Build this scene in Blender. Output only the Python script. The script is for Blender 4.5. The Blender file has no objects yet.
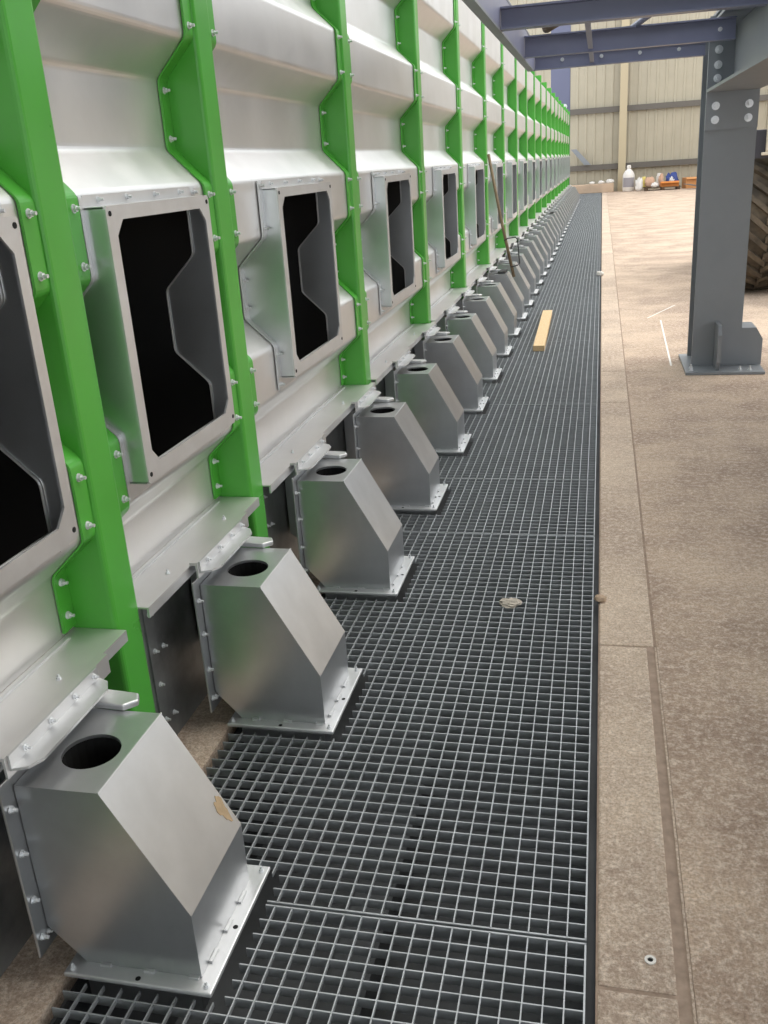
import bpy, bmesh, math, random
from mathutils import Vector, Matrix
random.seed(7)
SC = bpy.context.scene
COL = SC.collection

# ------------------------------------------------------------------ materials
def srgb(r, g, b):
    f = lambda c: (c/12.92 if c <= .04045 else ((c+.055)/1.055)**2.4)
    return (f(r/255), f(g/255), f(b/255), 1)

def mat(name, col, rough=.5, metal=0., var=0., scale=8., rvar=0., bump=0., bscale=60., col2=None, detail=5., stretch=None, spec=.5):
    m = bpy.data.materials.new(name); m.use_nodes = True
    nt = m.node_tree; b = nt.nodes['Principled BSDF']
    b.inputs['Base Color'].default_value = col
    b.inputs['Roughness'].default_value = rough
    b.inputs['Metallic'].default_value = metal
    b.inputs['Specular IOR Level'].default_value = spec
    tc = nt.nodes.new('ShaderNodeTexCoord')
    src = tc.outputs['Object']
    if stretch:
        mp = nt.nodes.new('ShaderNodeMapping'); mp.inputs['Scale'].default_value = stretch
        nt.links.new(src, mp.inputs[0]); src = mp.outputs[0]
    if var or col2 or rvar:
        n = nt.nodes.new('ShaderNodeTexNoise'); n.inputs['Scale'].default_value = scale
        n.inputs['Detail'].default_value = detail; n.inputs['Roughness'].default_value = .6
        nt.links.new(src, n.inputs['Vector'])
        if var or col2:
            r = nt.nodes.new('ShaderNodeValToRGB')
            c2 = col2 if col2 else tuple(min(1, c*(1+var)) for c in col[:3])+(1,)
            c1 = col if col2 else tuple(c*(1-var) for c in col[:3])+(1,)
            r.color_ramp.elements[0].position = .32; r.color_ramp.elements[1].position = .68
            r.color_ramp.elements[0].color = c1; r.color_ramp.elements[1].color = c2
            nt.links.new(n.outputs[0], r.inputs[0]); nt.links.new(r.outputs[0], b.inputs['Base Color'])
        if rvar:
            mr = nt.nodes.new('ShaderNodeMapRange')
            mr.inputs['From Min'].default_value = .3; mr.inputs['From Max'].default_value = .7
            mr.inputs['To Min'].default_value = max(.05, rough-rvar); mr.inputs['To Max'].default_value = rough+rvar
            nt.links.new(n.outputs[0], mr.inputs[0]); nt.links.new(mr.outputs[0], b.inputs['Roughness'])
    if bump:
        n2 = nt.nodes.new('ShaderNodeTexNoise'); n2.inputs['Scale'].default_value = bscale; n2.inputs['Detail'].default_value = 6
        nt.links.new(src, n2.inputs['Vector'])
        bp = nt.nodes.new('ShaderNodeBump'); bp.inputs['Strength'].default_value = bump; bp.inputs['Distance'].default_value = .01
        nt.links.new(n2.outputs[0], bp.inputs['Height']); nt.links.new(bp.outputs[0], b.inputs['Normal'])
    return m

M = {}
M['galv'] = mat('galvanised_sheet', (.72, .715, .71, 1), .38, .80, .05, 4, .05, .02, 14)
M['galv_chute'] = mat('galvanised_chute_sheet', (.57, .585, .60, 1), .30, .88, .08, 5)
M['galv_frame'] = mat('galvanised_frame', (.64, .65, .66, 1), .42, .72, .06, 9, .06)
M['zinc'] = mat('zinc_bolt', (.72, .74, .76, 1), .4, .55, .1, 30)
M['green'] = mat('green_paint', srgb(76, 164, 57), .32, 0, .06, 3, .06)
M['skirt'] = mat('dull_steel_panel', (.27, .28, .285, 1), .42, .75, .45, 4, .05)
M['grate'] = mat('grating_steel', (.40, .42, .435, 1), .45, .4, .12, 12)
M['column'] = mat('grey_steel_paint', srgb(132, 137, 142), .42, 0, .05, 3, .05)
M['beam'] = mat('blue_grey_steel_paint', srgb(122, 126, 150), .4, 0, .06, 3, .05)
M['far_steel_shaded'] = mat('shaded_blue_grey_paint', srgb(98, 102, 126), .5)  # beam paint again, darkened in the colour to look shaded
M['dark'] = mat('unlit_interior_black', (.012, .012, .013, 1), .8)  # near-black colour stands in for lack of light inside
M['hole'] = mat('hole_shade_black', (.006, .006, .006, 1), .9)  # black stands in for the shade inside holes
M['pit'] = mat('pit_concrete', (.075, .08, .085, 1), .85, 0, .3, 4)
M['clad'] = mat('beige_cladding', srgb(174, 166, 146), .55, 0, .04, 2)
M['blocker'] = mat('shade_blocker_grey', srgb(92, 92, 90), .6)  # dark grey for the added light-blocking wall and roof
M['collar'] = mat('galvanised_collar', (.58, .60, .61, 1), .32, .88, .05, 6, .03)
M['clad_dark'] = mat('girt_steel', srgb(98, 93, 86), .55)
M['clad_post'] = mat('beige_post_paint', srgb(186, 172, 142), .55)
M['wood'] = mat('pine_timber', srgb(200, 168, 122), .65, 0, 0, 14, 0, 0, 1, srgb(216, 188, 146), 4, (9, 1, 9))
M['rod'] = mat('weathered_timber_pole', srgb(112, 96, 72), .7, 0, .2, 12)
M['tyre'] = mat('dusty_tyre_rubber', srgb(62, 56, 48), .85, 0, 0, 6, 0, .2, 40, srgb(108, 96, 80))
M['cream'] = mat('cream_machine_paint', srgb(214, 204, 184), .5)
M['machine'] = mat('dark_machine_paint', srgb(58, 58, 66), .5)
M['white_plastic'] = mat('white_plastic', srgb(226, 222, 216), .45)
M['label_grey'] = mat('grey_label', srgb(150, 146, 150), .6)
M['card'] = mat('cardboard', srgb(196, 140, 88), .8, 0, .1, 4)
M['orange'] = mat('orange_card', srgb(196, 122, 56), .75, 0, .08, 5)
M['blue'] = mat('blue_plastic', srgb(46, 66, 132), .5)
M['pink'] = mat('pinkish_sack', srgb(206, 168, 142), .8, 0, .1, 6)
M['yellow'] = mat('yellow_plastic', srgb(222, 204, 120), .5)
M['pallet'] = mat('dark_timber', srgb(84, 66, 50), .8, 0, .2, 6)
M['paper'] = mat('crumpled_paper', srgb(178, 170, 158), .9, 0, .15, 30)
M['mud'] = mat('dried_mud', srgb(168, 146, 116), .9, 0, .2, 40)
M['rubber'] = mat('black_rubber', srgb(36, 36, 38), .7)
M['kerb'] = mat('kerb_concrete', srgb(196, 172, 148), .9, 0, .1, 3)

def concrete(name, ca, cb, cc, seed):
    m = bpy.data.materials.new(name); m.use_nodes = True
    nt = m.node_tree; b = nt.nodes['Principled BSDF']; L = nt.links
    tc = nt.nodes.new('ShaderNodeTexCoord')
    mp = nt.nodes.new('ShaderNodeMapping'); mp.inputs['Location'].default_value = (seed, seed*.7, 0)
    L.new(tc.outputs['Object'], mp.inputs[0])
    def noise(s, d, r=.65):
        n = nt.nodes.new('ShaderNodeTexNoise'); n.inputs['Scale'].default_value = s
        n.inputs['Detail'].default_value = d; n.inputs['Roughness'].default_value = r
        L.new(mp.outputs[0], n.inputs['Vector']); return n
    big, mid, fine = noise(1.6, 7), noise(38, 8, .8), noise(120, 5, .8)
    r1 = nt.nodes.new('ShaderNodeValToRGB'); r1.color_ramp.elements[0].position = .40; r1.color_ramp.elements[1].position = .62
    r1.color_ramp.elements[0].color = ca; r1.color_ramp.elements[1].color = cb
    L.new(big.outputs[0], r1.inputs[0])
    r2 = nt.nodes.new('ShaderNodeValToRGB'); r2.color_ramp.elements[0].position = .47; r2.color_ramp.elements[1].position = .62
    L.new(mid.outputs[0], r2.inputs[0])
    mx = nt.nodes.new('ShaderNodeMix'); mx.data_type = 'RGBA'; mx.blend_type = 'MIX'
    mx.inputs['B'].default_value = cc
    mm = nt.nodes.new('ShaderNodeMath'); mm.operation = 'MULTIPLY'; mm.inputs[1].default_value = .7
    L.new(r2.outputs[0], mm.inputs[0]); L.new(mm.outputs[0], mx.inputs['Factor']); L.new(r1.outputs[0], mx.inputs['A'])
    r3 = nt.nodes.new('ShaderNodeValToRGB'); r3.color_ramp.elements[0].position = .36; r3.color_ramp.elements[1].position = .60
    r3.color_ramp.elements[0].color = (.50, .47, .45, 1); r3.color_ramp.elements[1].color = (1.1, 1.1, 1.1, 1)
    L.new(fine.outputs[0], r3.inputs[0])
    m2 = nt.nodes.new('ShaderNodeMix'); m2.data_type = 'RGBA'; m2.blend_type = 'MULTIPLY'; m2.inputs['Factor'].default_value = .8
    L.new(mx.outputs['Result'], m2.inputs['A']); L.new(r3.outputs[0], m2.inputs['B'])
    L.new(m2.outputs['Result'], b.inputs['Base Color'])
    b.inputs['Roughness'].default_value = .88; b.inputs['Specular IOR Level'].default_value = .3
    bp = nt.nodes.new('ShaderNodeBump'); bp.inputs['Strength'].default_value = .5; bp.inputs['Distance'].default_value = .01
    L.new(mid.outputs[0], bp.inputs['Height']); L.new(bp.outputs[0], b.inputs['Normal'])
    return m
M['floor'] = concrete('worn_concrete', srgb(169, 147, 130), srgb(207, 185, 163), srgb(236, 221, 205), 0)
M['strip'] = concrete('pale_concrete', srgb(184, 164, 147), srgb(214, 194, 173), srgb(240, 226, 210), 4)
M['gap'] = mat('dirt_in_joint', srgb(162, 142, 126), .95, 0, .2, 30)

# ------------------------------------------------------------------ mesh helpers
class MB:
    def __init__(s): s.v = []; s.f = []
    def add(s, vs, fs):
        o = len(s.v); s.v += [tuple(v) for v in vs]; s.f += [tuple(i+o for i in f) for f in fs]; return s
    def box(s, x0, x1, y0, y1, z0, z1):
        vs = [(x, y, z) for z in (z0, z1) for y in (y0, y1) for x in (x0, x1)]
        return s.add(vs, [(0,2,3,1), (4,5,7,6), (0,1,5,4), (2,6,7,3), (0,4,6,2), (1,3,7,5)])
    def prism(s, pts, axis, a, b):
        """pts: 2D outline; axis 'y': pts=(x,z); 'x': pts=(y,z); 'z': pts=(x,y)"""
        n = len(pts)
        mk = {'y': lambda p, t: (p[0], t, p[1]), 'x': lambda p, t: (t, p[0], p[1]), 'z': lambda p, t: (p[0], p[1], t)}[axis]
        vs = [mk(p, a) for p in pts]+[mk(p, b) for p in pts]
        fs = [tuple(range(n))[::-1], tuple(range(n, 2*n))]
        fs += [(i, (i+1) % n, n+(i+1) % n, n+i) for i in range(n)]
        return s.add(vs, fs)
    def cyl(s, c, r, h, axis='z', n=12, r2=None):
        r2 = r if r2 is None else r2
        vs = []
        for t, rr in ((0, r), (h, r2)):
            for i in range(n):
                a = 2*math.pi*i/n; u, w = rr*math.cos(a), rr*math.sin(a)
                d = {'z': (u, w, t), 'x': (t, u, w), 'y': (w, t, u)}[axis]
                vs.append((c[0]+d[0], c[1]+d[1], c[2]+d[2]))
        fs = [tuple(range(n))[::-1], tuple(range(n, 2*n))]+[(i, (i+1) % n, n+(i+1) % n, n+i) for i in range(n)]
        return s.add(vs, fs)
    def tube(s, pts, r, n=8, r2=None):
        pts = [Vector(p) for p in pts]; rings = []
        for i, p in enumerate(pts):
            d = (pts[min(i+1, len(pts)-1)]-pts[max(i-1, 0)]).normalized()
            up = Vector((0, 0, 1)) if abs(d.z) < .9 else Vector((1, 0, 0))
            a = d.cross(up).normalized(); b = d.cross(a)
            rr = r if r2 is None else r+(r2-r)*i/(len(pts)-1)
            rings.append([p+a*rr*math.cos(2*math.pi*k/n)+b*rr*math.sin(2*math.pi*k/n) for k in range(n)])
        vs = [v for R in rings for v in R]; fs = []
        for i in range(len(pts)-1):
            for k in range(n):
                fs.append((i*n+k, i*n+(k+1) % n, (i+1)*n+(k+1) % n, (i+1)*n+k))
        fs += [tuple(range(n)), tuple(range((len(pts)-1)*n, len(pts)*n))[::-1]]
        return s.add(vs, fs)
    def ribbon(s, prof, y0, y1, t):
        """prof polyline (x,z), made t thick towards -x, extruded in y"""
        back = [(x-t, z) for x, z in prof]; n = len(prof)
        vs = [(x, y, z) for y in (y0, y1) for x, z in prof]+[(x, y, z) for y in (y0, y1) for x, z in back]
        fs = []
        for i in range(n-1):
            fs += [(i, i+1, n+i+1, n+i), (2*n+i, 2*n+i+1, 3*n+i+1, 3*n+i), (i, i+1, 2*n+i+1, 2*n+i), (n+i, n+i+1, 3*n+i+1, 3*n+i)]
        fs += [(0, n, 3*n, 2*n), (n-1, 2*n-1, 4*n-1, 3*n-1)]
        return s.add(vs, fs)
    def web(s, prof, xf, y0, y1):
        """plate between the line x=xf and the profile, y0..y1"""
        n = len(prof)
        vs = [(x, y, z) for y in (y0, y1) for x, z in prof]+[(xf, y, z) for y in (y0, y1) for x, z in prof]; fs = []
        for i in range(n-1):
            fs += [(i, i+1, n+i+1, n+i), (2*n+i, 2*n+i+1, 3*n+i+1, 3*n+i), (i, i+1, 2*n+i+1, 2*n+i), (n+i, n+i+1, 3*n+i+1, 3*n+i)]
        fs += [(0, n, 3*n, 2*n), (n-1, 2*n-1, 4*n-1, 3*n-1)]
        return s.add(vs, fs)
    def build(s, name, m, parent=None, loc=None, bevel=0, smooth=False, off=(0, 0, 0)):
        me = bpy.data.meshes.new(name)
        me.from_pydata([(v[0]-off[0], v[1]-off[1], v[2]-off[2]) for v in s.v], [], s.f)
        bm = bmesh.new(); bm.from_mesh(me); bmesh.ops.recalc_face_normals(bm, faces=bm.faces); bm.to_mesh(me); bm.free()
        me.materials.append(m if not isinstance(m, str) else M[m])
        if smooth:
            for p in me.polygons: p.use_smooth = True
        o = bpy.data.objects.new(name, me); COL.objects.link(o)
        if parent: o.parent = parent
        if loc: o.location = loc
        if bevel:
            b = o.modifiers.new('bevel', 'BEVEL'); b.width = bevel; b.segments = 2; b.limit_method = 'ANGLE'; b.angle_limit = math.radians(40)
        return o

def tag(o, label, cat, group=None):
    o['label'] = label; o['category'] = cat
    if group: o['group'] = group
    return o
def struct(o): o['kind'] = 'structure'; return o
def empty(name, loc, label, cat, group=None):
    o = bpy.data.objects.new(name, None); COL.objects.link(o); o.location = loc; o.empty_display_size = .1
    return tag(o, label, cat, group)
def kids(o): return [c for c in bpy.data.objects if c.parent == o]
def clone(root, loc, label, group=None, skip=()):
    r = root.copy(); COL.objects.link(r); r.location = loc; r['label'] = label
    if group: r['group'] = group
    for c in KIDS[root.name]:
        if c.name.split('.')[0] in skip: continue
        d = c.copy(); COL.objects.link(d); d.parent = r
        for g in KIDS.get(c.name, []):
            e = g.copy(); COL.objects.link(e); e.parent = d
    return r
KIDS = {}
def remember(root):
    for c in bpy.data.objects:
        if c.parent == root: KIDS.setdefault(root.name, []).append(c); 
    for c in KIDS.get(root.name, []):
        for g in bpy.data.objects:
            if g.parent == c: KIDS.setdefault(c.name, []).append(g)

ORD = ['first','second','third','fourth','fifth','sixth','seventh','eighth','ninth','tenth','eleventh','twelfth','thirteenth','fourteenth','fifteenth','sixteenth','seventeenth','eighteenth','nineteenth','twentieth']
def ordw(i):
    if i < 20: return ORD[i]
    if i == 29: return 'thirtieth'
    if i == 39: return 'fortieth'
    return ('twenty-' if i < 29 else 'thirty-')+ORD[(i-20) % 10]

# bolt: washer, hexagon nut, thread end; pointing +x
_b = MB(); _b.cyl((0, 0, 0), .0105, .002, 'x', 12); _b.cyl((.002, 0, 0), .008, .007, 'x', 6); _b.cyl((.009, 0, 0), .0045, .010, 'x', 8)
_bo = _b.build('bolt', 'zinc'); BOLT = _bo.data; bpy.data.objects.remove(_bo)
def bolt(parent, x, y, z, s=1., rot=None):
    o = bpy.data.objects.new('bolt', BOLT); COL.objects.link(o); o.parent = parent
    o.location = (x, y, z); o.scale = (s, s, s)
    if rot: o.rotation_euler = rot
    return o
DOWN = (0, math.radians(90), 0); UP = (0, math.radians(-90), 0); NEAR = (0, 0, math.radians(-90))

# ------------------------------------------------------------------ layout
YEND = 42.0
SP = 1.886
PF = [1.977, 2.957, 4.665, 6.545]+[6.545+SP*i for i in range(1, 17)]      # far edge of each green post
PW = .122
NPOST = len(PF)
XR, XC, XP, XW = -1.190, -1.293, -1.172, -1.125                           # rib face, recess, post front, hatch front
PROF = [(XC,.55),(XC,.715),(XR,.81),(XR,1.0),(XC,1.10),(XC,1.29),(XR,1.39),(XR,1.585),(XC,1.69),(XC,1.885),
        (XR,1.99),(XR,2.195),(XC,2.295),(XC,2.52),(XR,2.625),(XR,2.93),(XC,3.03),(XC,3.06)]
PROF_HI = PROF[:-1]+[(XC,3.42)]
def fillet(pl, r=.014):
    out = [pl[0]]
    for a, b, c in zip(pl, pl[1:], pl[2:]):
        A, B, C = Vector(a), Vector(b), Vector(c)
        p, q = B+(A-B).normalized()*r, B+(C-B).normalized()*r
        for t in (0, .25, .5, .75, 1): out.append(tuple(p*(1-t)**2+B*2*t*(1-t)+q*t*t))
    return out+[pl[-1]]
def cut(prof, za, zb):
    def at(z):
        for (x0, z0), (x1, z1) in zip(prof, prof[1:]):
            if z0 <= z <= z1 and z1 > z0: return (x0+(x1-x0)*(z-z0)/(z1-z0), z)
    return [at(za)]+[p for p in prof if za+1e-6 < p[1] < zb-1e-6]+[at(zb)]

# ------------------------------------------------------------------ setting
m = MB(); m.box(.215, 14, -5, 44, -.25, 0); struct(m.build('floor', 'floor'))
m = MB(); m.box(.02, .215, -5, 44, -.25, -.0035); struct(m.build('trim_1', 'gap'))                  # bed of the joint
cuts = [-5, -.6, 1.46, 2.9, 6.31, 7.29, 11.06, 15.2, 20, 26, 33, 44]
for i, (a, b) in enumerate(zip(cuts, cuts[1:])):
    m = MB(); m.box(.024, .182 if b < 3 else .206, a+.004, b-.004, -.24, .0); struct(m.build('trim_%d' % (i+2), 'strip', bevel=.005))
m = MB(); m.box(.208, .2135, -5, 2.9, -.2, -.0005); struct(m.build('trim_20', 'strip'))               # thin raised line in the joint
m = MB(); m.box(-2.6, -1.098, -5, 44, -.6, 0); struct(m.build('trim_21', 'strip'))
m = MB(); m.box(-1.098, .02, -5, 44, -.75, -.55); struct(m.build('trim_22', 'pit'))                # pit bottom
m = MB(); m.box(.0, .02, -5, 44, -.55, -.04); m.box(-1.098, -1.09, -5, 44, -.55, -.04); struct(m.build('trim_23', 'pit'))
# far wall with ribbed cladding
m = MB(); m.box(-7, 14, 43.2, 43.3, 0, 10)
x = -6.9
while x < 14:
    m.prism([(x, 43.2), (x+.03, 43.165), (x+.10, 43.165), (x+.13, 43.2)], 'z', 0, 10); x += .36
struct(m.build('wall_far', 'clad'))
m = MB()
for z in (1.02, 3.27, 5.6, 8.0): m.box(-7, 14, 43.02, 43.18, z-.11, z+.11)
struct(m.build('trim_24', 'clad_dark'))
for i, x in enumerate((-5.2, .82, 6.8, 12.8)):
    m = MB(); m.box(x-.15, x+.15, 42.84, 42.86, 0, 10); m.box(x-.15, x+.15, 43.0, 43.02, 0, 10); m.box(x-.012, x+.012, 42.86, 43.0, 0, 10)
    struct(m.build('trim_%d' % (25+i), 'clad_post'))
m = MB(); m.box(-2.4, .5, 42.4, 42.8, 0, .36); struct(m.build('trim_29', 'kerb', bevel=.02))
# closed space behind the panel wall, coloured near-black to read as unlit
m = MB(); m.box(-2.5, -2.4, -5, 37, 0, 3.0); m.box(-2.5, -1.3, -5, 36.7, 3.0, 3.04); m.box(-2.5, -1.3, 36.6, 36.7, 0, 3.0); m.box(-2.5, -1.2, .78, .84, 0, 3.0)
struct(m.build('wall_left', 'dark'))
m = MB(); m.box(-1.30, -1.24, -5, .78, 0, 3.0); struct(m.build('trim_31', 'skirt'))  # added wall stretch out of view, there for reflections in the near chutes
m = MB(); m.box(-1.238, -1.172, .73, .85, 0, 3.0); struct(m.build('trim_32', 'green'))  # added green post out of view, gives the nearest chute a green reflection
# added unseen wall and roof slab, placed to shade the near end
m = MB(); m.box(-7, 14, -5.1, -5, 3.6, 7.4); struct(m.build('added_shade_wall', 'blocker'))
m = MB(); m.box(-7, 14, -5.1, 1.0, 7.4, 7.5); struct(m.build('added_shade_roof', 'blocker'))
m = MB(); m.box(12.0, 12.1, -5, 43.2, 0, 2.7); struct(m.build('added_bounce_wall', 'clad'))  # added low wall out of view, warms the reflections on the chute slopes

# ------------------------------------------------------------------ gratings
def chute_y(k): return 1.321+.943*k
NCH = 38
joints = [-.75, 1.572, 3.888, 4.664, 6.26]
while joints[-1] < 42: joints.append(joints[-1]+2.32)
PITCH = .0425
CUTS = [(chute_y(k)-.030, chute_y(k)+.345) for k in range(-2, NCH)]
GX0, GX1 = -1.088, .0
def in_cut(y):
    return any(a < y < b for a, b in CUTS)
for gi, (a, b) in enumerate(zip(joints, joints[1:])):
    lab = '%s floor grating panel of square steel mesh from the near edge' % ordw(gi)
    r = empty('floor_grating', ((GX0+GX1)/2, (a+b)/2, -.03), lab, 'grating', 'steel grating panels along the chutes')
    off = r.location
    y0, y1 = a+.006, b-.006
    mb = MB()
    n = int(round((y1-y0)/PITCH))
    for i in range(1, n):
        y = y0+(y1-y0)*i/n
        mb.box(-.735 if in_cut(y) else GX0, GX1, y-.0015, y+.0015, -.024, 0)
    mb.build('bearing_bars', 'grate', r, off=off)
    mc = MB(); nx = int(round((GX1-GX0)/PITCH))
    for i in range(1, nx):
        x = GX0+(GX1-GX0)*i/nx
        if x > -.735: mc.box(x-.0015, x+.0015, y0, y1, -.010, .0012)
        else:
            s = y0
            for ca, cb in CUTS:
                if cb < y0 or ca > y1: continue
                if ca > s: mc.box(x-.0015, x+.0015, s, min(ca, y1), -.010, .0012)
                s = cb
            if s < y1: mc.box(x-.0015, x+.0015, s, y1, -.010, .0012)
    mc.build('cross_bars', 'grate', r, off=off)
    mf = MB()
    mf.box(GX1-.004, GX1, y0, y1, -.032, .0012)
    for y in (y0, y1): mf.box(-.735 if in_cut(y) else GX0, GX1, y-.002, y+.002, -.032, .0012)
    mf.build('edge_band', 'grate', r, off=off)
# shallow carrier angles below the gratings
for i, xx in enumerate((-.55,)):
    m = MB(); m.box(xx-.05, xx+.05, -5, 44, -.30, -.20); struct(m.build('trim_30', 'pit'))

# ------------------------------------------------------------------ green posts
def post_body(hi):
    prof = PROF_HI if hi else PROF
    zs = [(-1.24, 0), (-1.24, .545)]+[(x-.004, z) for x, z in prof]
    pass
    r = .012; rings = []
    for xb, z in zs:
        ring = [(xb, 0), (XP-r, 0)]+[(XP-r+r*math.sin(t), r-r*math.cos(t)) for t in (math.pi/6, math.pi/3, math.pi/2)]
        ring += [(XP-r+r*math.sin(t), PW-r+r*math.cos(t)) for t in (math.pi/2, math.pi/3, math.pi/6)]+[(XP-r, PW), (xb, PW)]
        rings.append([(x, y, z) for x, y in ring])
    n = len(rings[0]); vs = [v for R in rings for v in R]; fs = []
    for i in range(len(rings)-1):
        for k in range(n): fs.append((i*n+k, i*n+(k+1) % n, (i+1)*n+(k+1) % n, (i+1)*n+k))
    fs += [tuple(range(n)), tuple(range((len(rings)-1)*n, len(rings)*n))]
    return MB().add(vs, fs)
def make_post(k, y0, hi, bolts, label):
    root = empty('green_post', (XP-.03, y0, 0), label, 'post', 'green posts of the panel wall')
    off = (XP-.03, 0, 0)
    post_body(hi).build('post_body', 'green', root, off=off)
    pr = [(x+.009, z) for x, z in cut(fillet(PROF_HI if hi else PROF), .56, 3.41 if hi else 3.05)]
    for a, b in ((-.055, -.0005), (PW+.0005, PW+.055)):
        MB().ribbon(pr, a, b, .007).build('side_flange', 'green', root, off=off)
    if bolts:
        for y in (-.03, PW+.03):
            for z in (.60, .69, .845, .965, 1.13, 1.26, 1.425, 1.555, 1.72, 1.855, 2.02, 2.165, 2.33, 2.48, 2.66, 2.87):
                x = next(px for px, pz in cut(pr, z, z+.001))
                bolt(root, x-off[0], y, z, 1.0)
    remember(root)
    return root
post_label = lambda k: '%s green painted steel post from the near end of the wall' % ordw(k)
protos = {}
for k, pf in enumerate(PF):
    y0 = pf-PW; key = (k < 10, k < 7)
    if key not in protos: protos[key] = make_post(k, y0, key[0], key[1], post_label(k))
    else: clone(protos[key], (XP-.03, y0, 0), post_label(k))

# ------------------------------------------------------------------ bays: panel, hatch, ledge, skirt
bays = [(.88, PF[0]-PW)]+[(PF[i], PF[i+1]-PW) for i in range(NPOST-1)]
wins = [(1.09, 1.70), (2.05, 2.662), (3.29, 4.00), (5.06, 5.79)]
wins += [(bays[i][0]+.42, bays[i][0]+1.15) for i in range(4, len(bays))]
WZ0, WZ1 = .87, 1.556
def bay_words(i): return '%s bay from the near end' % ordw(i)
for i, ((a, b), (w0, w1)) in enumerate(zip(bays, wins)):
    hi = i < 10
    prof = fillet(PROF_HI if hi else PROF)
    # corrugated panel: pressed sheets stacked one above another
    r = empty('corrugated_panel', (XC, (a+b)/2, .55), 'galvanised ridged wall panel in the %s' % bay_words(i), 'wall panel', 'galvanised panels between the green posts')
    off = r.location
    splits = [.55, 1.195, 1.79, 2.41]+([3.41] if hi else [3.06])
    for j, (za, zb) in enumerate(zip(splits, splits[1:])):
        mb = MB()
        if j > 1: mb.ribbon(cut(prof, za, zb), a+.001, b-.001, .003)
        else:
            mb.ribbon(cut(prof, za, zb), a+.001, w0+.012, .003); mb.ribbon(cut(prof, za, zb), w1-.012, b-.001, .003)
            if j == 0: mb.ribbon(cut(prof, za, WZ0+.012), w0+.012, w1-.012, .003)
            else: mb.ribbon(cut(prof, WZ1-.012, zb), w0+.012, w1-.012, .003)
        mb.build('pressed_sheet', 'galv', r, off=off, smooth=False)
    # hatch
    r = empty('hatch_frame', (XW, (w0+w1)/2, WZ0), 'open galvanised hatch with black opening in the %s' % bay_words(i), 'hatch', 'open hatches in the panel wall')
    off = r.location
    oy0, oy1, oz0, oz1 = w0+.042, w1-.034, WZ0+.045, WZ1-.034
    c = .036
    mb = MB()
    outer = [(w0+.008, WZ0), (w1-.008, WZ0), (w1, WZ0+.008), (w1, WZ1-.008), (w1-.008, WZ1), (w0+.008, WZ1), (w0, WZ1-.008), (w0, WZ0+.008)]
    inner = [(oy0+c, oz0), (oy1-c, oz0), (oy1, oz0+c), (oy1, oz1-c), (oy1-c, oz1), (oy0+c, oz1), (oy0, oz1-c), (oy0, oz0+c)]
    vs = [(XW, y, z) for y, z in outer]+[(XW, y, z) for y, z in inner]+[(XW-.006, y, z) for y, z in outer]+[(XW-.006, y, z) for y, z in inner]
    fs = []
    for q in range(8):
        p = (q+1) % 8
        fs += [(q, p, 8+p, 8+q), (16+q, 16+p, 24+p, 24+q), (q, p, 16+p, 16+q), (8+q, 8+p, 24+p, 24+q)]
    mb.add(vs, fs)
    mb.build('front_frame', 'galv_frame', r, off=off)
    # collar: two side walls cut to the ridged profile, top and bottom walls
    pc = cut(fillet(PROF), WZ0+.003, WZ1-.003)
    for ya in (w0, w1-.005): MB().web([(x+.002, z) for x, z in pc], XW-.006, ya, ya+.005).build('side_wall', 'collar', r, off=off)
    mb = MB(); mb.box(XR+.001, XW-.006, w0, w1, WZ1-.006, WZ1-.001); mb.build('top_wall', 'galv_frame', r, off=off)
    mb = MB(); mb.box(XR+.001, XW-.006, w0, w1, WZ0+.001, WZ0+.006); mb.build('bottom_wall', 'galv_frame', r, off=off)
    pf_ = [(x+.010, z) for x, z in cut(fillet(PROF), .83, 1.582)]
    fa = max(w0-.036, a+.057)
    if w0-fa > .006: MB().ribbon(pf_, fa, w0, .006).build('side_lip', 'galv_frame', r, off=off)
    MB().ribbon(pf_, w1, min(w1+.036, b-.057), .006).build('side_lip', 'galv_frame', r, off=off) if b-.057-w1 > .006 else None
    mb = MB(); mb.box(XR+.004, XR+.010, w0, w1, WZ1-.001, 1.582); mb.build('top_lip', 'galv_frame', r, off=off)
    mb = MB(); mb.box(XR+.004, XR+.010, w0, w1, .832, WZ0+.001); mb.build('bottom_lip', 'galv_frame', r, off=off)
    if i < 7:
        lx = XR+.010-XW
        for y in (w0-.018, w1+.018):
            if y < a+.06 or y > b-.06:
                continue
            for z in (1.566, 1.42, .965, .85): bolt(r, lx, y-off[1], z-WZ0, .95)
            for z in (1.14, 1.24): bolt(r, XC+.010-XW, y-off[1], z-WZ0, .95)
        for t in (.12, .36, .62, .88):
            bolt(r, lx, w0+(w1-w0)*t-off[1], 1.570-WZ0, .8)
        for t in (.2, .8): bolt(r, lx, w0+(w1-w0)*t-off[1], .852-WZ0, .8)
    if i < 4:
        for y in (w0+.018, w1-.016):
            for z in (WZ0+.022, WZ1-.018):
                MB().cyl((-.001, y-off[1], z-WZ0), .0065, .0025, 'x', 10).build('screw_hole', 'hole', r)
    # ledge
    r = empty('ledge', (-1.22, (a+b)/2, .51), 'narrow galvanised ledge below the hatch in the %s' % bay_words(i), 'ledge', 'ledges along the foot of the panel wall')
    off = r.location
    m2 = MB(); m2.box(XC+.0008, -1.146, a+.001, b-.001, .545, .55); m2.build('top_plate', 'galv', r, off=off)
    m2 = MB(); m2.box(-1.152, -1.146, a+.001, b-.001, .520, .5448); m2.build('front_lip', 'galv_frame', r, off=off)
    m2 = MB(); m2.box(-1.275, -1.268, a+.06, b-.06, .5502, .556); m2.build('back_seam', 'galv_frame', r, off=off)
    if i < 4:
        for t in (.25, .75): bolt(r, .03, (t-.5)*(b-a), .04, .7, UP)
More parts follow.
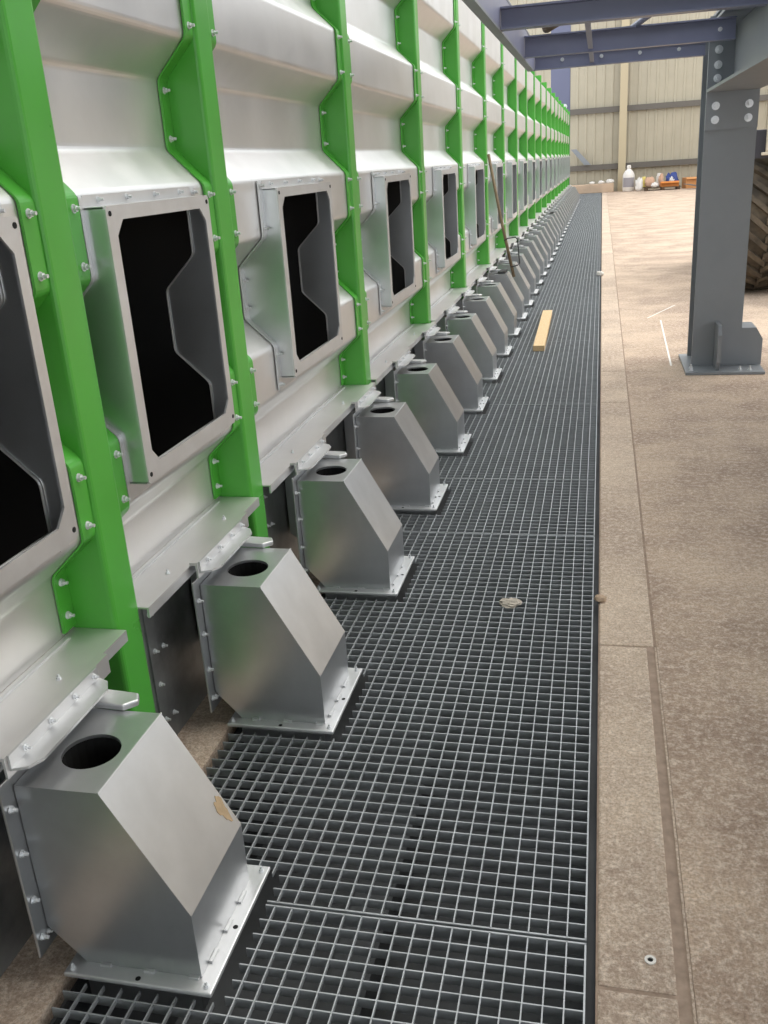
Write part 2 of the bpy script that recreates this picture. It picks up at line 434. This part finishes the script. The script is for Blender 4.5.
    # skirt
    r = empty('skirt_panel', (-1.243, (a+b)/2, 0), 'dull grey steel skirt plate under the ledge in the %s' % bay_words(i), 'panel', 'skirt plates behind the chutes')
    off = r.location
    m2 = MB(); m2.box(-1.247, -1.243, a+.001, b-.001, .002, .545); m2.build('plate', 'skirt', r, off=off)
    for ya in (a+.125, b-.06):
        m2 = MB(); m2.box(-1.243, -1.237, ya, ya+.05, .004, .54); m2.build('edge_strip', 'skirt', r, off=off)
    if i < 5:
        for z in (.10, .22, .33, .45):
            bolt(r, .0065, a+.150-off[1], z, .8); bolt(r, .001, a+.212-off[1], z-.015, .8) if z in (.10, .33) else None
# ------------------------------------------------------------------ chutes
def make_chute():
    r = empty('outlet_chute', (-.93, chute_y(0), 0), '', 'chute', 'galvanised outlet chutes along the wall')
    ox = -.93
    W = .285
    P = [(-1.132,.482),(-.944,.482),(-.787,.195),(-.787,.03),(-1.055,.03),(-1.132,.118)]
    P = [(x-ox, z) for x, z in P]
    vs = []; fs = []
    n = len(P)
    vs += [(x, 0, z) for x, z in P]+[(x, W, z) for x, z in P]
    fs += [tuple(range(n)), tuple(range(n, 2*n))]
    for i in range(n):
        if i == 0: continue          # top has the round hole
        fs.append((i, (i+1) % n, n+(i+1) % n, n+i))
    # top plate with hole
    cx, cy, rad = -1.030-ox, .130, .062
    x0, x1 = P[0][0], P[1][0]; y0, y1 = 0, W
    cor = [math.atan2(y-cy, x-cx) for x in (x0, x1) for y in (y0, y1)]
    ang = sorted(set([2*math.pi*i/40-math.pi for i in range(40)]+cor))
    inn, out, low = [], [], []
    for t in ang:
        c_, s_ = math.cos(t), math.sin(t)
        d = min([((x1 if c_ > 0 else x0)-cx)/c_ if abs(c_) > 1e-9 else 1e9, ((y1 if s_ > 0 else y0)-cy)/s_ if abs(s_) > 1e-9 else 1e9])
        out.append((cx+d*c_, cy+d*s_, .482)); inn.append((cx+rad*c_, cy+rad*s_, .482)); low.append((cx+rad*c_, cy+rad*s_, .474))
    b0 = len(vs); q = len(ang); vs += out+inn+low
    for i in range(q):
        j = (i+1) % q
        fs += [(b0+i, b0+j, b0+q+j, b0+q+i), (b0+q+i, b0+q+j, b0+2*q+j, b0+2*q+i)]
    mb = MB().add(vs, fs)
    me = mb.build('body', 'galv_chute', r)
    bm = bmesh.new(); bm.from_mesh(me.data); bmesh.ops.remove_doubles(bm, verts=bm.verts, dist=1e-4); bmesh.ops.recalc_face_normals(bm, faces=bm.faces); bm.to_mesh(me.data); bm.free()
    # added black shell standing in for the shade inside the hole
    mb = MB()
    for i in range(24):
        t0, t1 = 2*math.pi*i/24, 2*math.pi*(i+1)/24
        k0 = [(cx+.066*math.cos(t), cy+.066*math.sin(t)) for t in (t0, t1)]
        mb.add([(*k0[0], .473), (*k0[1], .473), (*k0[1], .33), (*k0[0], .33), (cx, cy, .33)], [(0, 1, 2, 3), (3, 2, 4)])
    mb.build('hole_shade', 'hole', r)
    # weld beads on the bright folded edges
    mb = MB()
    mb.tube([(P[1][0], -.001, P[1][1]), (P[1][0], W+.001, P[1][1])], .0025, 6)
    mb.build('folded_edge', 'galv_frame', r)
    # base plate
    bx0, bx1, by0, by1 = -1.092-ox, -.752-ox, -.036, W+.052
    mb = MB(); mb.box(bx0, bx1, by0, by1, .018, .0298); mb.build('base_plate', 'galv_frame', r, bevel=.003)
    mb = MB(); mb.box(bx0+.035, bx1-.04, by0+.03, by1-.05, -.06, .018); mb.build('base_collar', 'galv_chute', r)
    for x, y in ((bx0+.015, by0+.015), (bx1-.017, by0+.017), (bx1-.017, by1-.018)): bolt(r, x, y, .03, .7, UP)
    for x in (.25, .55, .85): 
        mb = MB(); mb.box(bx0+(bx1-bx0)*x-.012, bx0+(bx1-bx0)*x+.012, -.008, -.0005, .0299, .036); mb.build('weld_bead', 'galv_frame', r)
    for y in (.2, .5, .8):
        mb = MB(); mb.box(-.7865-ox, -.779-ox, W*y-.018, W*y+.018, .0299, .036); mb.build('weld_bead', 'galv_frame', r)
    mb = MB(); mb.cyl((bx0+.17, -.024, .0292), .006, .0012, 'z', 10); mb.build('screw_hole', 'hole', r)
    mb = MB(); mb.cyl((bx1-.015, W*.5, .0292), .006, .0012, 'z', 10); mb.build('screw_hole', 'hole', r)
    # mounting flange and duct to the skirt
    mb = MB(); mb.box(-1.140-ox, -1.134-ox, -.040, W+.040, .066, .505); mb.build('mounting_flange', 'galv_chute', r, bevel=.002)
    mb = MB(); mb.prism([(-1.236-ox, .475), (-1.1405-ox, .475), (-1.1405-ox, .125), (-1.236-ox, .20)], 'y', .150, W-.002); mb.build('duct', 'galv_chute', r)
    for z in (.11, .21, .33, .44): bolt(r, -1.133-ox, -.022, z, .85)
    bolt(r, -1.133-ox, -.002, .105, .6)
    # clamp angles above
    ya, yb = -.02, .335
    mb = MB(); mb.box(-1.146-ox, -1.122-ox, ya, yb+.06, .553, .561); mb.box(-1.128-ox, -1.122-ox, ya, yb+.06, .512, .5528); mb.build('upper_angle', 'galv', r)
    mb = MB()
    mb.box(-1.1215-ox, -1.116-ox, ya+.008, yb, .527, .562)
    mb.prism([(-1.116-ox, ya+.008), (-1.086-ox, ya+.02), (-1.070-ox, ya+.05), (-1.070-ox, yb-.045), (-1.088-ox, yb-.012), (-1.116-ox, yb)], 'z', .527, .533)
    mb.build('lower_angle', 'galv_frame', r)
    for y in (.04, .135, .23, .315): bolt(r, -1.1155-ox, y, .548, .75)
    mb = MB(); mb.prism([(-1.134-ox, W+.002), (-1.034-ox, W-.004), (-1.008-ox, W+.022), (-1.022-ox, W+.052), (-1.134-ox, W+.062)], 'z', .4825, .4985); mb.build('corner_tab', 'galv_frame', r, bevel=.004)
    remember(r)
    return r
def chute_label(k):
    if k == 0: return 'nearest galvanised outlet chute with a round hole, mud smear on its slope'
    return '%s galvanised outlet chute with round hole from the near end' % ordw(k)
ch0 = make_chute(); ch0['label'] = chute_label(0)
for k in range(1, NCH):
    skip = () if k < 8 else (('bolt', 'weld_bead', 'screw_hole', 'folded_edge') if k < 18 else ('bolt', 'weld_bead', 'screw_hole', 'folded_edge', 'hole_shade', 'duct', 'base_collar'))
    clone(ch0, (-.93, chute_y(k), 0), chute_label(k), None, skip)
# mud smear on the first chute's slope
sl = Vector((-.787+.944, 0, .195-.482)); o0 = Vector((-.944+.93, 0, .482)); nrm = Vector((.287, 0, .157)).normalized()
pts = []
for i in range(22):
    t = 2*math.pi*i/22; rr = 1+.22*math.sin(3*t+1)+.12*math.sin(7*t)
    pts.append(o0+sl*(.80+.10*rr*math.cos(t))+Vector((0, .262+.016*rr*math.sin(t), 0))+nrm*.0012)
mb = MB(); mb.add([p for p in pts]+[p-nrm*.001 for p in pts], [tuple(range(22)), tuple(range(22, 44))]+[(i, (i+1) % 22, 22+(i+1) % 22, 22+i) for i in range(22)])
s_ = mb.build('mud_smear', 'mud', ch0); s_['label'] = 'brown dried mud smear'

# ------------------------------------------------------------------ steel column and platform
r = empty('steel_column', (.91, 7.54, 0), 'grey painted steel column standing on a base plate, right side', 'column')
off = r.location
m = MB()
m.box(.70, 1.05, 7.350, 7.368, .0225, 2.42); m.box(.70, 1.05, 7.717, 7.735, .0225, 2.42); m.box(.869, .881, 7.3682, 7.7168, .0225, 2.42)
m.build('shaft', 'column', r, off=off)
m = MB(); m.box(.64, 1.20, 7.10, 7.80, 0, .022); m.build('base_plate', 'column', r, off=off, bevel=.004)
m = MB(); m.prism([(7.3495, .0225), (7.16, .0225), (7.115, .09), (7.115, .29), (7.17, .355), (7.3495, .355)], 'x', .858, .884); m.build('stiffener', 'column', r, off=off)
for ya in (7.36, 7.60):
    m = MB(); m.prism([(1.0505, .0225), (1.205, .0225), (1.205, .215), (1.155, .30), (1.0505, .30)], 'y', ya, ya+.016); m.build('shear_cleat', 'column', r, off=off)
m = MB(); m.box(1.0505, 1.155, 7.3765, 7.5995, .285, .2995); m.build('cleat_cover', 'column', r, off=off)
for x, y in ((.685, 7.17), (.69, 7.25), (1.03, 7.16), (1.10, 7.16)): bolt(r, x-off[0], y-off[1], .0222, 1.6, UP)
remember(r)

r = empty('platform_beam', (.91, 5.6, 1.94), 'grey steel beam bolted to the column, running overhead towards the camera', 'beam')
off = r.location
m = MB(); m.box(.70, 1.05, 1.0, 7.328, 1.945, 1.963); m.build('bottom_flange', 'column', r, off=off)
m = MB(); m.box(.869, .881, 1.0, 7.328, 1.9632, 2.35); m.build('web', 'column', r, off=off)
m = MB(); m.box(.70, 1.05, 1.0, 7.328, 2.3502, 2.368); m.build('top_flange', 'column', r, off=off)
m = MB(); m.box(.70, 1.05, 7.3282, 7.3495, 1.70, 2.40); m.build('end_plate', 'column', r, off=off)
for x, z in ((.765, 2.21), (.765, 2.115), (.765, 2.03), (.765, 1.855), (.765, 1.765), (.985, 1.855), (.985, 1.765)):
    bolt(r, x-off[0], 7.328-off[1], z-off[2], 2.6, NEAR)

def ibeam_x(x0, x1, y, z0, z1, w, label, bolts=()):
    r = empty('platform_beam', ((x0+x1)/2, y, z0), label, 'beam', 'blue-grey beams of the overhead platform'); off = r.location
    t = .009
    m = MB(); m.box(x0, x1, y-w/2, y+w/2, z0, z0+t); m.build('bottom_flange', 'beam', r, off=off)
    m = MB(); m.box(x0, x1, y-w/2, y+w/2, z1-t, z1); m.build('top_flange', 'beam', r, off=off)
    m = MB(); m.box(x0, x1, y-.004, y+.004, z0+t+.0002, z1-t-.0002); m.build('web', 'beam', r, off=off)
    for bx in bolts: bolt(r, bx-off[0], y-.004-off[1], (z1-z0)/2, 1.3, NEAR)
    return r
ibeam_x(-.499, .699, 7.60, 2.20, 2.315, .07, 'farthest of the blue-grey cross beams overhead, with a row of bolts', (-.30, -.02, .25, .52))
ibeam_x(-.499, .78, 6.62, 2.20, 2.325, .07, 'middle blue-grey cross beam overhead, second above the floor aisle', (.69,))
ibeam_x(-.499, .734, 5.10, 2.195, 2.295, .08, 'nearest blue-grey cross beam overhead, cut by the top edge of the picture')
r = empty('edge_beam', (-.51, 4, 2.19), 'long dark steel edge beam overhead beside the green panel wall', 'beam'); off = r.location
m = MB(); m.box(-.545, -.4995, .5, 7.50, 2.188, 2.20); m.build('bottom_flange', 'column', r, off=off)
m = MB(); m.box(-.545, -.4995, .5, 7.50, 2.375, 2.387); m.build('top_flange', 'column', r, off=off)
m = MB(); m.box(-.510, -.502, .5, 7.66, 2.2002, 2.3748); m.build('web', 'beam', r, off=off)
r = empty('stringer', (-.08, 6.4, 2.26), 'short dark stringer joining the overhead cross beams', 'beam'); off = r.location
for a, b in ((5.145, 6.58), (6.66, 7.56)):
    m = MB(); m.box(-.10, -.09, a, b, 2.215, 2.28); m.box(-.0898, -.07, a, b, 2.215, 2.222); m.build('angle_bar', 'beam', r, off=off)
r = tag(MB().tube([(.06, 7.5, 2.335), (.42, 5.15, 2.335)], .018, 8).build('brace_bar', 'beam'), 'diagonal dark brace bar lying across the overhead cross beams', 'brace')
r = tag(MB().tube([(-.36, 6.6, 2.36), (.02, 5.1, 2.33)], .03, 10).build('loose_pipe', 'rod'), 'short brown pipe lying over the nearest cross beam', 'pipe')
m = MB(); m.box(.735, 4.0, 1.0, 7.75, 2.425, 2.445); tag(m.build('deck_plate', 'column'), 'dark steel deck plate over the column at top right', 'deck')
# far column behind the end of the wall
r = empty('steel_column', (-1.62, 39.6, 0), 'distant blue-grey steel column rising behind the far end of the green wall', 'column'); off = r.location
m = MB(); m.box(-1.98, -1.26, 39.3, 39.33, 0, 7); m.box(-1.98, -1.26, 39.9, 39.93, 0, 7); m.box(-1.63, -1.61, 39.33, 39.9, 0, 7); m.build('shaft', 'far_steel_shaded', r, off=off)
for x, z in ((-1.8, 3.6), (-1.45, 3.35)): bolt(r, x-off[0], 39.3-off[1], z, 9, NEAR)

# ------------------------------------------------------------------ loader with big tyre
r = empty('wheel_loader', (2.15, 11.7, 0), 'dusty machine with a big lugged tyre standing behind the grey column', 'vehicle'); off = r.location
R0 = .80; cx, cy, cz = 1.46, 11.6, .80
NS = 72
prof = [(0, .42), (-.0, .62), (.02, .70), (.07, .745), (.27, .755), (.47, .745), (.52, .70), (.54, .62), (.54, .42)]
vs = []; fs = []
for i in range(NS):
    t = 2*math.pi*i/NS
    for x, q in prof: vs.append((cx+x, cy+q*math.sin(t), cz+q*math.cos(t)))
n = len(prof)
for i in range(NS):
    j = (i+1) % NS
    for k in range(n): fs.append((i*n+k, i*n+(k+1) % n, j*n+(k+1) % n, j*n+k))
t_ = MB().add(vs, fs).build('tyre', 'tyre', r, off=off, smooth=True)
m = MB()
NL = 26
for i in range(NL):
    for sgn in (0, 1):
        ring = []
        for u in (0., .35, .7, 1.):
            xx = .285-(.275*u) if sgn == 0 else .255+(.275*u)
            t = 2*math.pi*(i+.5*sgn)/NL+.30*u
            ro = .80 if u < .9 else .775; ri = .735 if u < .6 else .66
            for dt, q in ((-.055, ri), (-.042, ro), (.042, ro), (.055, ri)):
                ring.append((cx+xx, cy+q*math.sin(t+dt), cz+q*math.cos(t+dt)))
        f_ = []
        for s in range(3):
            for k in range(4): f_.append((s*4+k, s*4+(k+1) % 4, (s+1)*4+(k+1) % 4, (s+1)*4+k))
        f_ += [(0, 1, 2, 3), (12, 13, 14, 15)]
        m.add(ring, f_)
m.build('tread', 'tyre', t_, off=(0, 0, 0)) if False else m.build('tread', 'tyre', r, off=off)
m = MB(); m.cyl((cx+.10, cy, cz), .44, .34, 'x', 32); m.cyl((cx+.06, cy, cz), .14, .05, 'x', 20); m.build('wheel_rim', 'cream', r, off=off)
m = MB(); m.box(2.3, 3.6, 10.9, 14.8, .7, 1.5); m.box(1.9, 2.6, cy-.15, cy+.15, .68, .92); m.build('chassis', 'machine', r, off=off, bevel=.04)
m = MB(); m.box(1.52, 2.28, 10.86, 12.2, 1.66, 1.72); m.box(1.52, 2.28, 10.80, 10.86, 1.44, 1.72); m.build('mudguard', 'machine', r, off=off, bevel=.01)
m = MB(); m.box(1.64, 1.71, 10.72, 10.79, 1.50, 2.02); m.box(1.60, 2.3, 10.72, 10.79, 1.47, 1.4995); m.build('guard_rail', 'cream', r, off=off, bevel=.006)
m = MB(); m.box(2.35, 3.5, 11.9, 13.7, 1.5, 2.9); m.build('cab', 'machine', r, off=off, bevel=.05)
m = MB(); m.cyl((cx+.0, cy+2.4, cz), .78, .52, 'x', 40); m.build('tyre', 'tyre', r, off=off)

# ------------------------------------------------------------------ small things
m = MB(); m.box(-.05, .05, -1.0, 1.0, 0, .05)
o = m.build('timber_block', 'wood', bevel=.003); o.location = (-.526, 9.13, .0015); o.rotation_euler = (0, 0, math.radians(.9))
tag(o, 'short length of pale pine timber lying on the grating', 'timber')
# leaning pole
m = MB(); m.tube([(-.884, 9.975, .432), (-1.02, 10.09, 1.01), (-1.153, 10.22, 1.655)], .016, 10)
tag(m.build('timber_pole', 'rod', smooth=True), 'long brown pole leaning from a chute against the panel wall', 'pole')
# bent wire hook
m = MB(); m.tube([(-.97, 9.86, .815), (-.93, 9.86, .835), (-.85, 9.84, .845), (-.83, 9.84, .82), (-.81, 9.83, .58), (-.835, 9.83, .565), (-.90, 9.83, .55)], .006, 8)
tag(m.build('wire_hook', 'rubber', smooth=True), 'bent dark wire hook standing beside the leaning pole', 'hook')
def pad(y, w, label):
    m = MB(); m.prism([(-1.04, y), (-.965, y+.02), (-.955, y+w), (-1.03, y+w)], 'z', 0, .022)
    o = m.build('rubber_pad', 'rubber', bevel=.004); o.location = (0, 0, .4855); o.rotation_euler = (0, 0, 0)
    return tag(o, label, 'pad')
pad(chute_y(9)+.02, .22, 'black pad lying on a chute top near the leaning pole')
pad(chute_y(20)+.02, .24, 'black pad lying on a chute top far down the row')
# paper scrap
bm = bmesh.new(); bmesh.ops.create_icosphere(bm, subdivisions=3, radius=1)
for v in bm.verts:
    k = 1+random.uniform(-.22, .22); v.co = Vector((v.co.x*.042*k, v.co.y*.034*k, max(-.2, v.co.z)*.014*k))
me = bpy.data.meshes.new('paper_scrap'); bm.to_mesh(me); bm.free(); me.materials.append(M['paper'])
o = bpy.data.objects.new('paper_scrap', me); COL.objects.link(o); o.location = (-.312, 3.183, .0045)
tag(o, 'crumpled grey paper scrap on the grating', 'litter')
# anchor on the concrete strip
r = empty('floor_anchor', (.132, 1.543, .0005), 'small round steel anchor in the concrete beside the grating', 'anchor')
vs = []; fs = []
for i in range(24):
    t = 2*math.pi*i/24
    for q, z in ((.006, .0), (.006, .003), (.012, .003), (.012, .0)): vs.append((q*math.cos(t), q*math.sin(t), z))
for i in range(24):
    for k in range(4): fs.append((i*4+k, i*4+(k+1) % 4, ((i+1) % 24)*4+(k+1) % 4, ((i+1) % 24)*4+k))
MB().add(vs, fs).build('washer', 'white_plastic', r)
MB().cyl((0, 0, 0), .0055, .001, 'z', 12).build('screw_hole', 'hole', r)
def lump(name, m, loc, s, label, cat, seed, group=None, amp=.45):
    rr = random.Random(seed); bm = bmesh.new(); bmesh.ops.create_icosphere(bm, subdivisions=3, radius=1)
    for v in bm.verts:
        k = 1+rr.uniform(-amp, amp)*.5; v.co = Vector((v.co.x*s[0]*k, v.co.y*s[1]*k, (max(-.8, v.co.z)+.8)*s[2]*k/1.8*2))
    me = bpy.data.meshes.new(name); bm.to_mesh(me); bm.free(); me.materials.append(M[m])
    for p in me.polygons: p.use_smooth = True
    o = bpy.data.objects.new(name, me); COL.objects.link(o); o.location = loc
    return tag(o, label, cat, group)
lump('stone_chip', 'kerb', (.026, 3.24, 0), (.022, .016, .012), 'small stone chip at the edge of the concrete strip', 'stone', 3)
lump('stone_chip', 'white_plastic', (.0, 13.4, .002), (.05, .04, .03), 'pale lump lying on the grating edge far off', 'stone', 8)
# leaning plank and debris at the far wall
m = MB(); m.prism([(-1.32, 1.80), (-1.08, 1.80), (-.46, 1.14), (-.74, 1.14)], 'y', 42.88, 42.95)
tag(m.build('steel_plank', 'column', bevel=.01), 'grey steel plank leaning on the far wall rail by the green wall', 'plank')
def bottle(x, y, s, label):
    r = empty('plastic_canister', (x, y, 0), label, 'canister')
    pr = [(0, 0), (.22, 0), (.25, .03), (.25, .62), (.235, .70), (.15, .84), (.08, .90), (.08, .94), (0, .94)]
    def lathe(pr, n=20):
        vs = [(q*math.cos(2*math.pi*i/n)*s, q*math.sin(2*math.pi*i/n)*s, z*s) for i in range(n) for q, z in pr]; k = len(pr)
        return MB().add(vs, [(i*k+j, ((i+1) % n)*k+j, ((i+1) % n)*k+j+1, i*k+j+1) for i in range(n) for j in range(k-1)])
    lathe(pr).build('body', 'white_plastic', r, smooth=True)
    lathe([(0, .941), (.09, .941), (.09, 1.03), (.06, 1.06), (0, 1.06)]).build('cap', 'white_plastic', r)
    m = MB(); n = 12
    vs = []
    for i in range(n+1):
        t = math.pi*(1.15+.7*i/n)
        for z in (.18, .56): vs.append((.2525*s*math.cos(t), .2525*s*math.sin(t), z*s))
    m.add(vs, [(i*2, i*2+2, i*2+3, i*2+1) for i in range(n)]); m.build('label_patch', 'label_grey', r)
    return r
bottle(1.10, 42.3, .98, 'tall white plastic canister with grey label by the far wall')
r = empty('pallet', (2.45, 41.9, 0), 'low dark pallet carrying rubbish by the far wall', 'pallet'); off = r.location
for x in (1.75, 2.4, 3.0): m = MB(); m.box(x, x+.12, 41.4, 42.4, 0, .10); m.build('bearer', 'pallet', r, off=off)
for i in range(5):
    m = MB(); y = 41.4+i*.2; m.box(1.72, 3.15, y, y+.17, .1005, .125); m.build('board', 'pallet', r, off=off)
def carton(x, y, z, sx, sy, sz, mname, label, rot=0):
    r = empty('carton', (x, y, z), label, 'box'); r.rotation_euler = (0, 0, rot)
    m = MB(); t = .01
    m.box(-sx, sx, -sy, sy, 0, t); m.box(-sx, -sx+t, -sy, sy, t, sz); m.box(sx-t, sx, -sy, sy, t, sz); m.box(-sx+t, sx-t, -sy, -sy+t, t, sz); m.box(-sx+t, sx-t, sy-t, sy, t, sz)
    m.build('shell', mname, r)
    m = MB(); m.prism([(-sy, sz), (-sy-.10, sz-.06), (-sy-.10, sz-.05), (-sy, sz+.012)], 'x', -sx, sx); m.build('flap', mname, r)
carton(2.72, 41.7, .126, .36, .2, .2, 'orange', 'flat orange carton on the pallet by the far wall')
carton(3.68, 42.2, 0, .36, .3, .42, 'card', 'brown cardboard box at the right of the far rubbish pile', .2)
lump('sack', 'pink', (1.95, 41.93, .126), (.20, .16, .19), 'pinkish slumped sack on the left of the pallet', 'sack', 11)
lump('sack', 'white_plastic', (2.12, 41.52, .126), (.14, .11, .09), 'small white bag in front of the pinkish sack', 'sack', 12)
lump('sack', 'white_plastic', (1.52, 41.9, 0), (.15, .15, .26), 'pale bag standing between the white canister and the pallet', 'sack', 13)
lump('sack', 'pink', (2.40, 42.03, .126), (.10, .08, .24), 'pinkish sack behind the white bag on the pallet', 'sack', 15)
r = lump('plastic_bag', 'blue', (2.84, 42.2, .126), (.27, .14, .24), 'blue and white plastic bag on the pallet behind the orange carton', 'bag', 14)
lump('white_stripe', 'white_plastic', (-.02, -.10, .10), (.10, .14, .12), '', '', 21).parent = r
def jar(x, y, z, rad, h, mname, label, name, cat):
    m = MB(); m.cyl((0, 0, 0), rad, h*.8, 'z', 16); m.cyl((0, 0, h*.8), rad*.8, h*.2, 'z', 16, rad*.7)
    o = m.build(name, mname, bevel=.01); o.location = (x, y, z); tag(o, label, cat)
jar(1.72, 42.3, .126, .11, .42, 'yellow', 'yellow tub at the back of the pallet', 'tub', 'tub')
jar(2.34, 42.33, .126, .12, .52, 'white_plastic', 'white tub standing at the back of the pallet', 'tub', 'tub')
m = MB(); m.prism([(-.45, 0), (.45, 0), (.45, .02), (-.45, .02)], 'y', -.3, .3)
o = m.build('sheet_offcut', 'column'); o.location = (3.75, 41.1, .10); o.rotation_euler = (0, math.radians(12), .3)
tag(o, 'grey sheet offcut leaning at the right of the rubbish pile', 'sheet')
for i, (x, s) in enumerate(((-.40, .05), (-.02, .06), (.34, .075))):
    lump('rubble_lump', 'white_plastic', (x, 42.6, .362), (s*2.2, s, s), ['left', 'middle', 'right'][i]+' pale rubble lump on the kerb at the far wall', 'rubble', 30+i)

for a, b, lab in (((.60, 9.6), (.56, 7.45), 'long pale chalk line on the floor left of the column base'), ((.48, 9.75), (.80, 10.55), 'short pale chalk line on the floor behind the column')):
    A, B = Vector((*a, 0)), Vector((*b, 0)); n_ = Vector((-(B-A).y, (B-A).x, 0)).normalized()*.007
    m = MB(); m.prism([(A-n_).xy, (B-n_).xy, (B+n_).xy, (A+n_).xy], 'z', .0002, .0012)
    tag(m.build('chalk_line', 'white_plastic'), lab, 'mark')
# ------------------------------------------------------------------ light
w = bpy.data.worlds.new('sky'); SC.world = w; w.use_nodes = True
nt = w.node_tree; bg = nt.nodes['Background']
bg.inputs[0].default_value = (.94, .97, 1.0, 1); bg.inputs[1].default_value = 1.7
sun = bpy.data.lights.new('sun', 'SUN'); sun.energy = 1.6; sun.angle = math.radians(50); sun.color = (1, .92, .8)
so = bpy.data.objects.new('sun', sun); COL.objects.link(so)
so.rotation_euler = Vector((-.45, -.35, -1)).to_track_quat('-Z', 'Y').to_euler()

# ------------------------------------------------------------------ camera
Rm = [[.9743, .2165, -.0622], [.0196, -.3565, -.9341], [-.2244, .9089, -.3515]]
cam = bpy.data.cameras.new('camera'); co = bpy.data.objects.new('camera', cam); COL.objects.link(co)
X = Vector(Rm[0]).normalized(); Zf = Vector(Rm[2]); Zf = (Zf-X*Zf.dot(X)).normalized(); Yd = Zf.cross(X)
mw = Matrix(((X[0], -Yd[0], -Zf[0], 0), (X[1], -Yd[1], -Zf[1], 0), (X[2], -Yd[2], -Zf[2], 1.6), (0, 0, 0, 1)))
co.matrix_world = mw
cam.sensor_fit = 'VERTICAL'; cam.sensor_height = 36; cam.sensor_width = 27
cam.lens = 916.6/1024*36; cam.clip_start = .05; cam.clip_end = 200
SC.camera = co
SC.view_settings.view_transform = 'Standard'; SC.view_settings.look = 'None'
SC.view_settings.exposure = .25; SC.view_settings.gamma = 1; SC.view_settings.use_curve_mapping = False
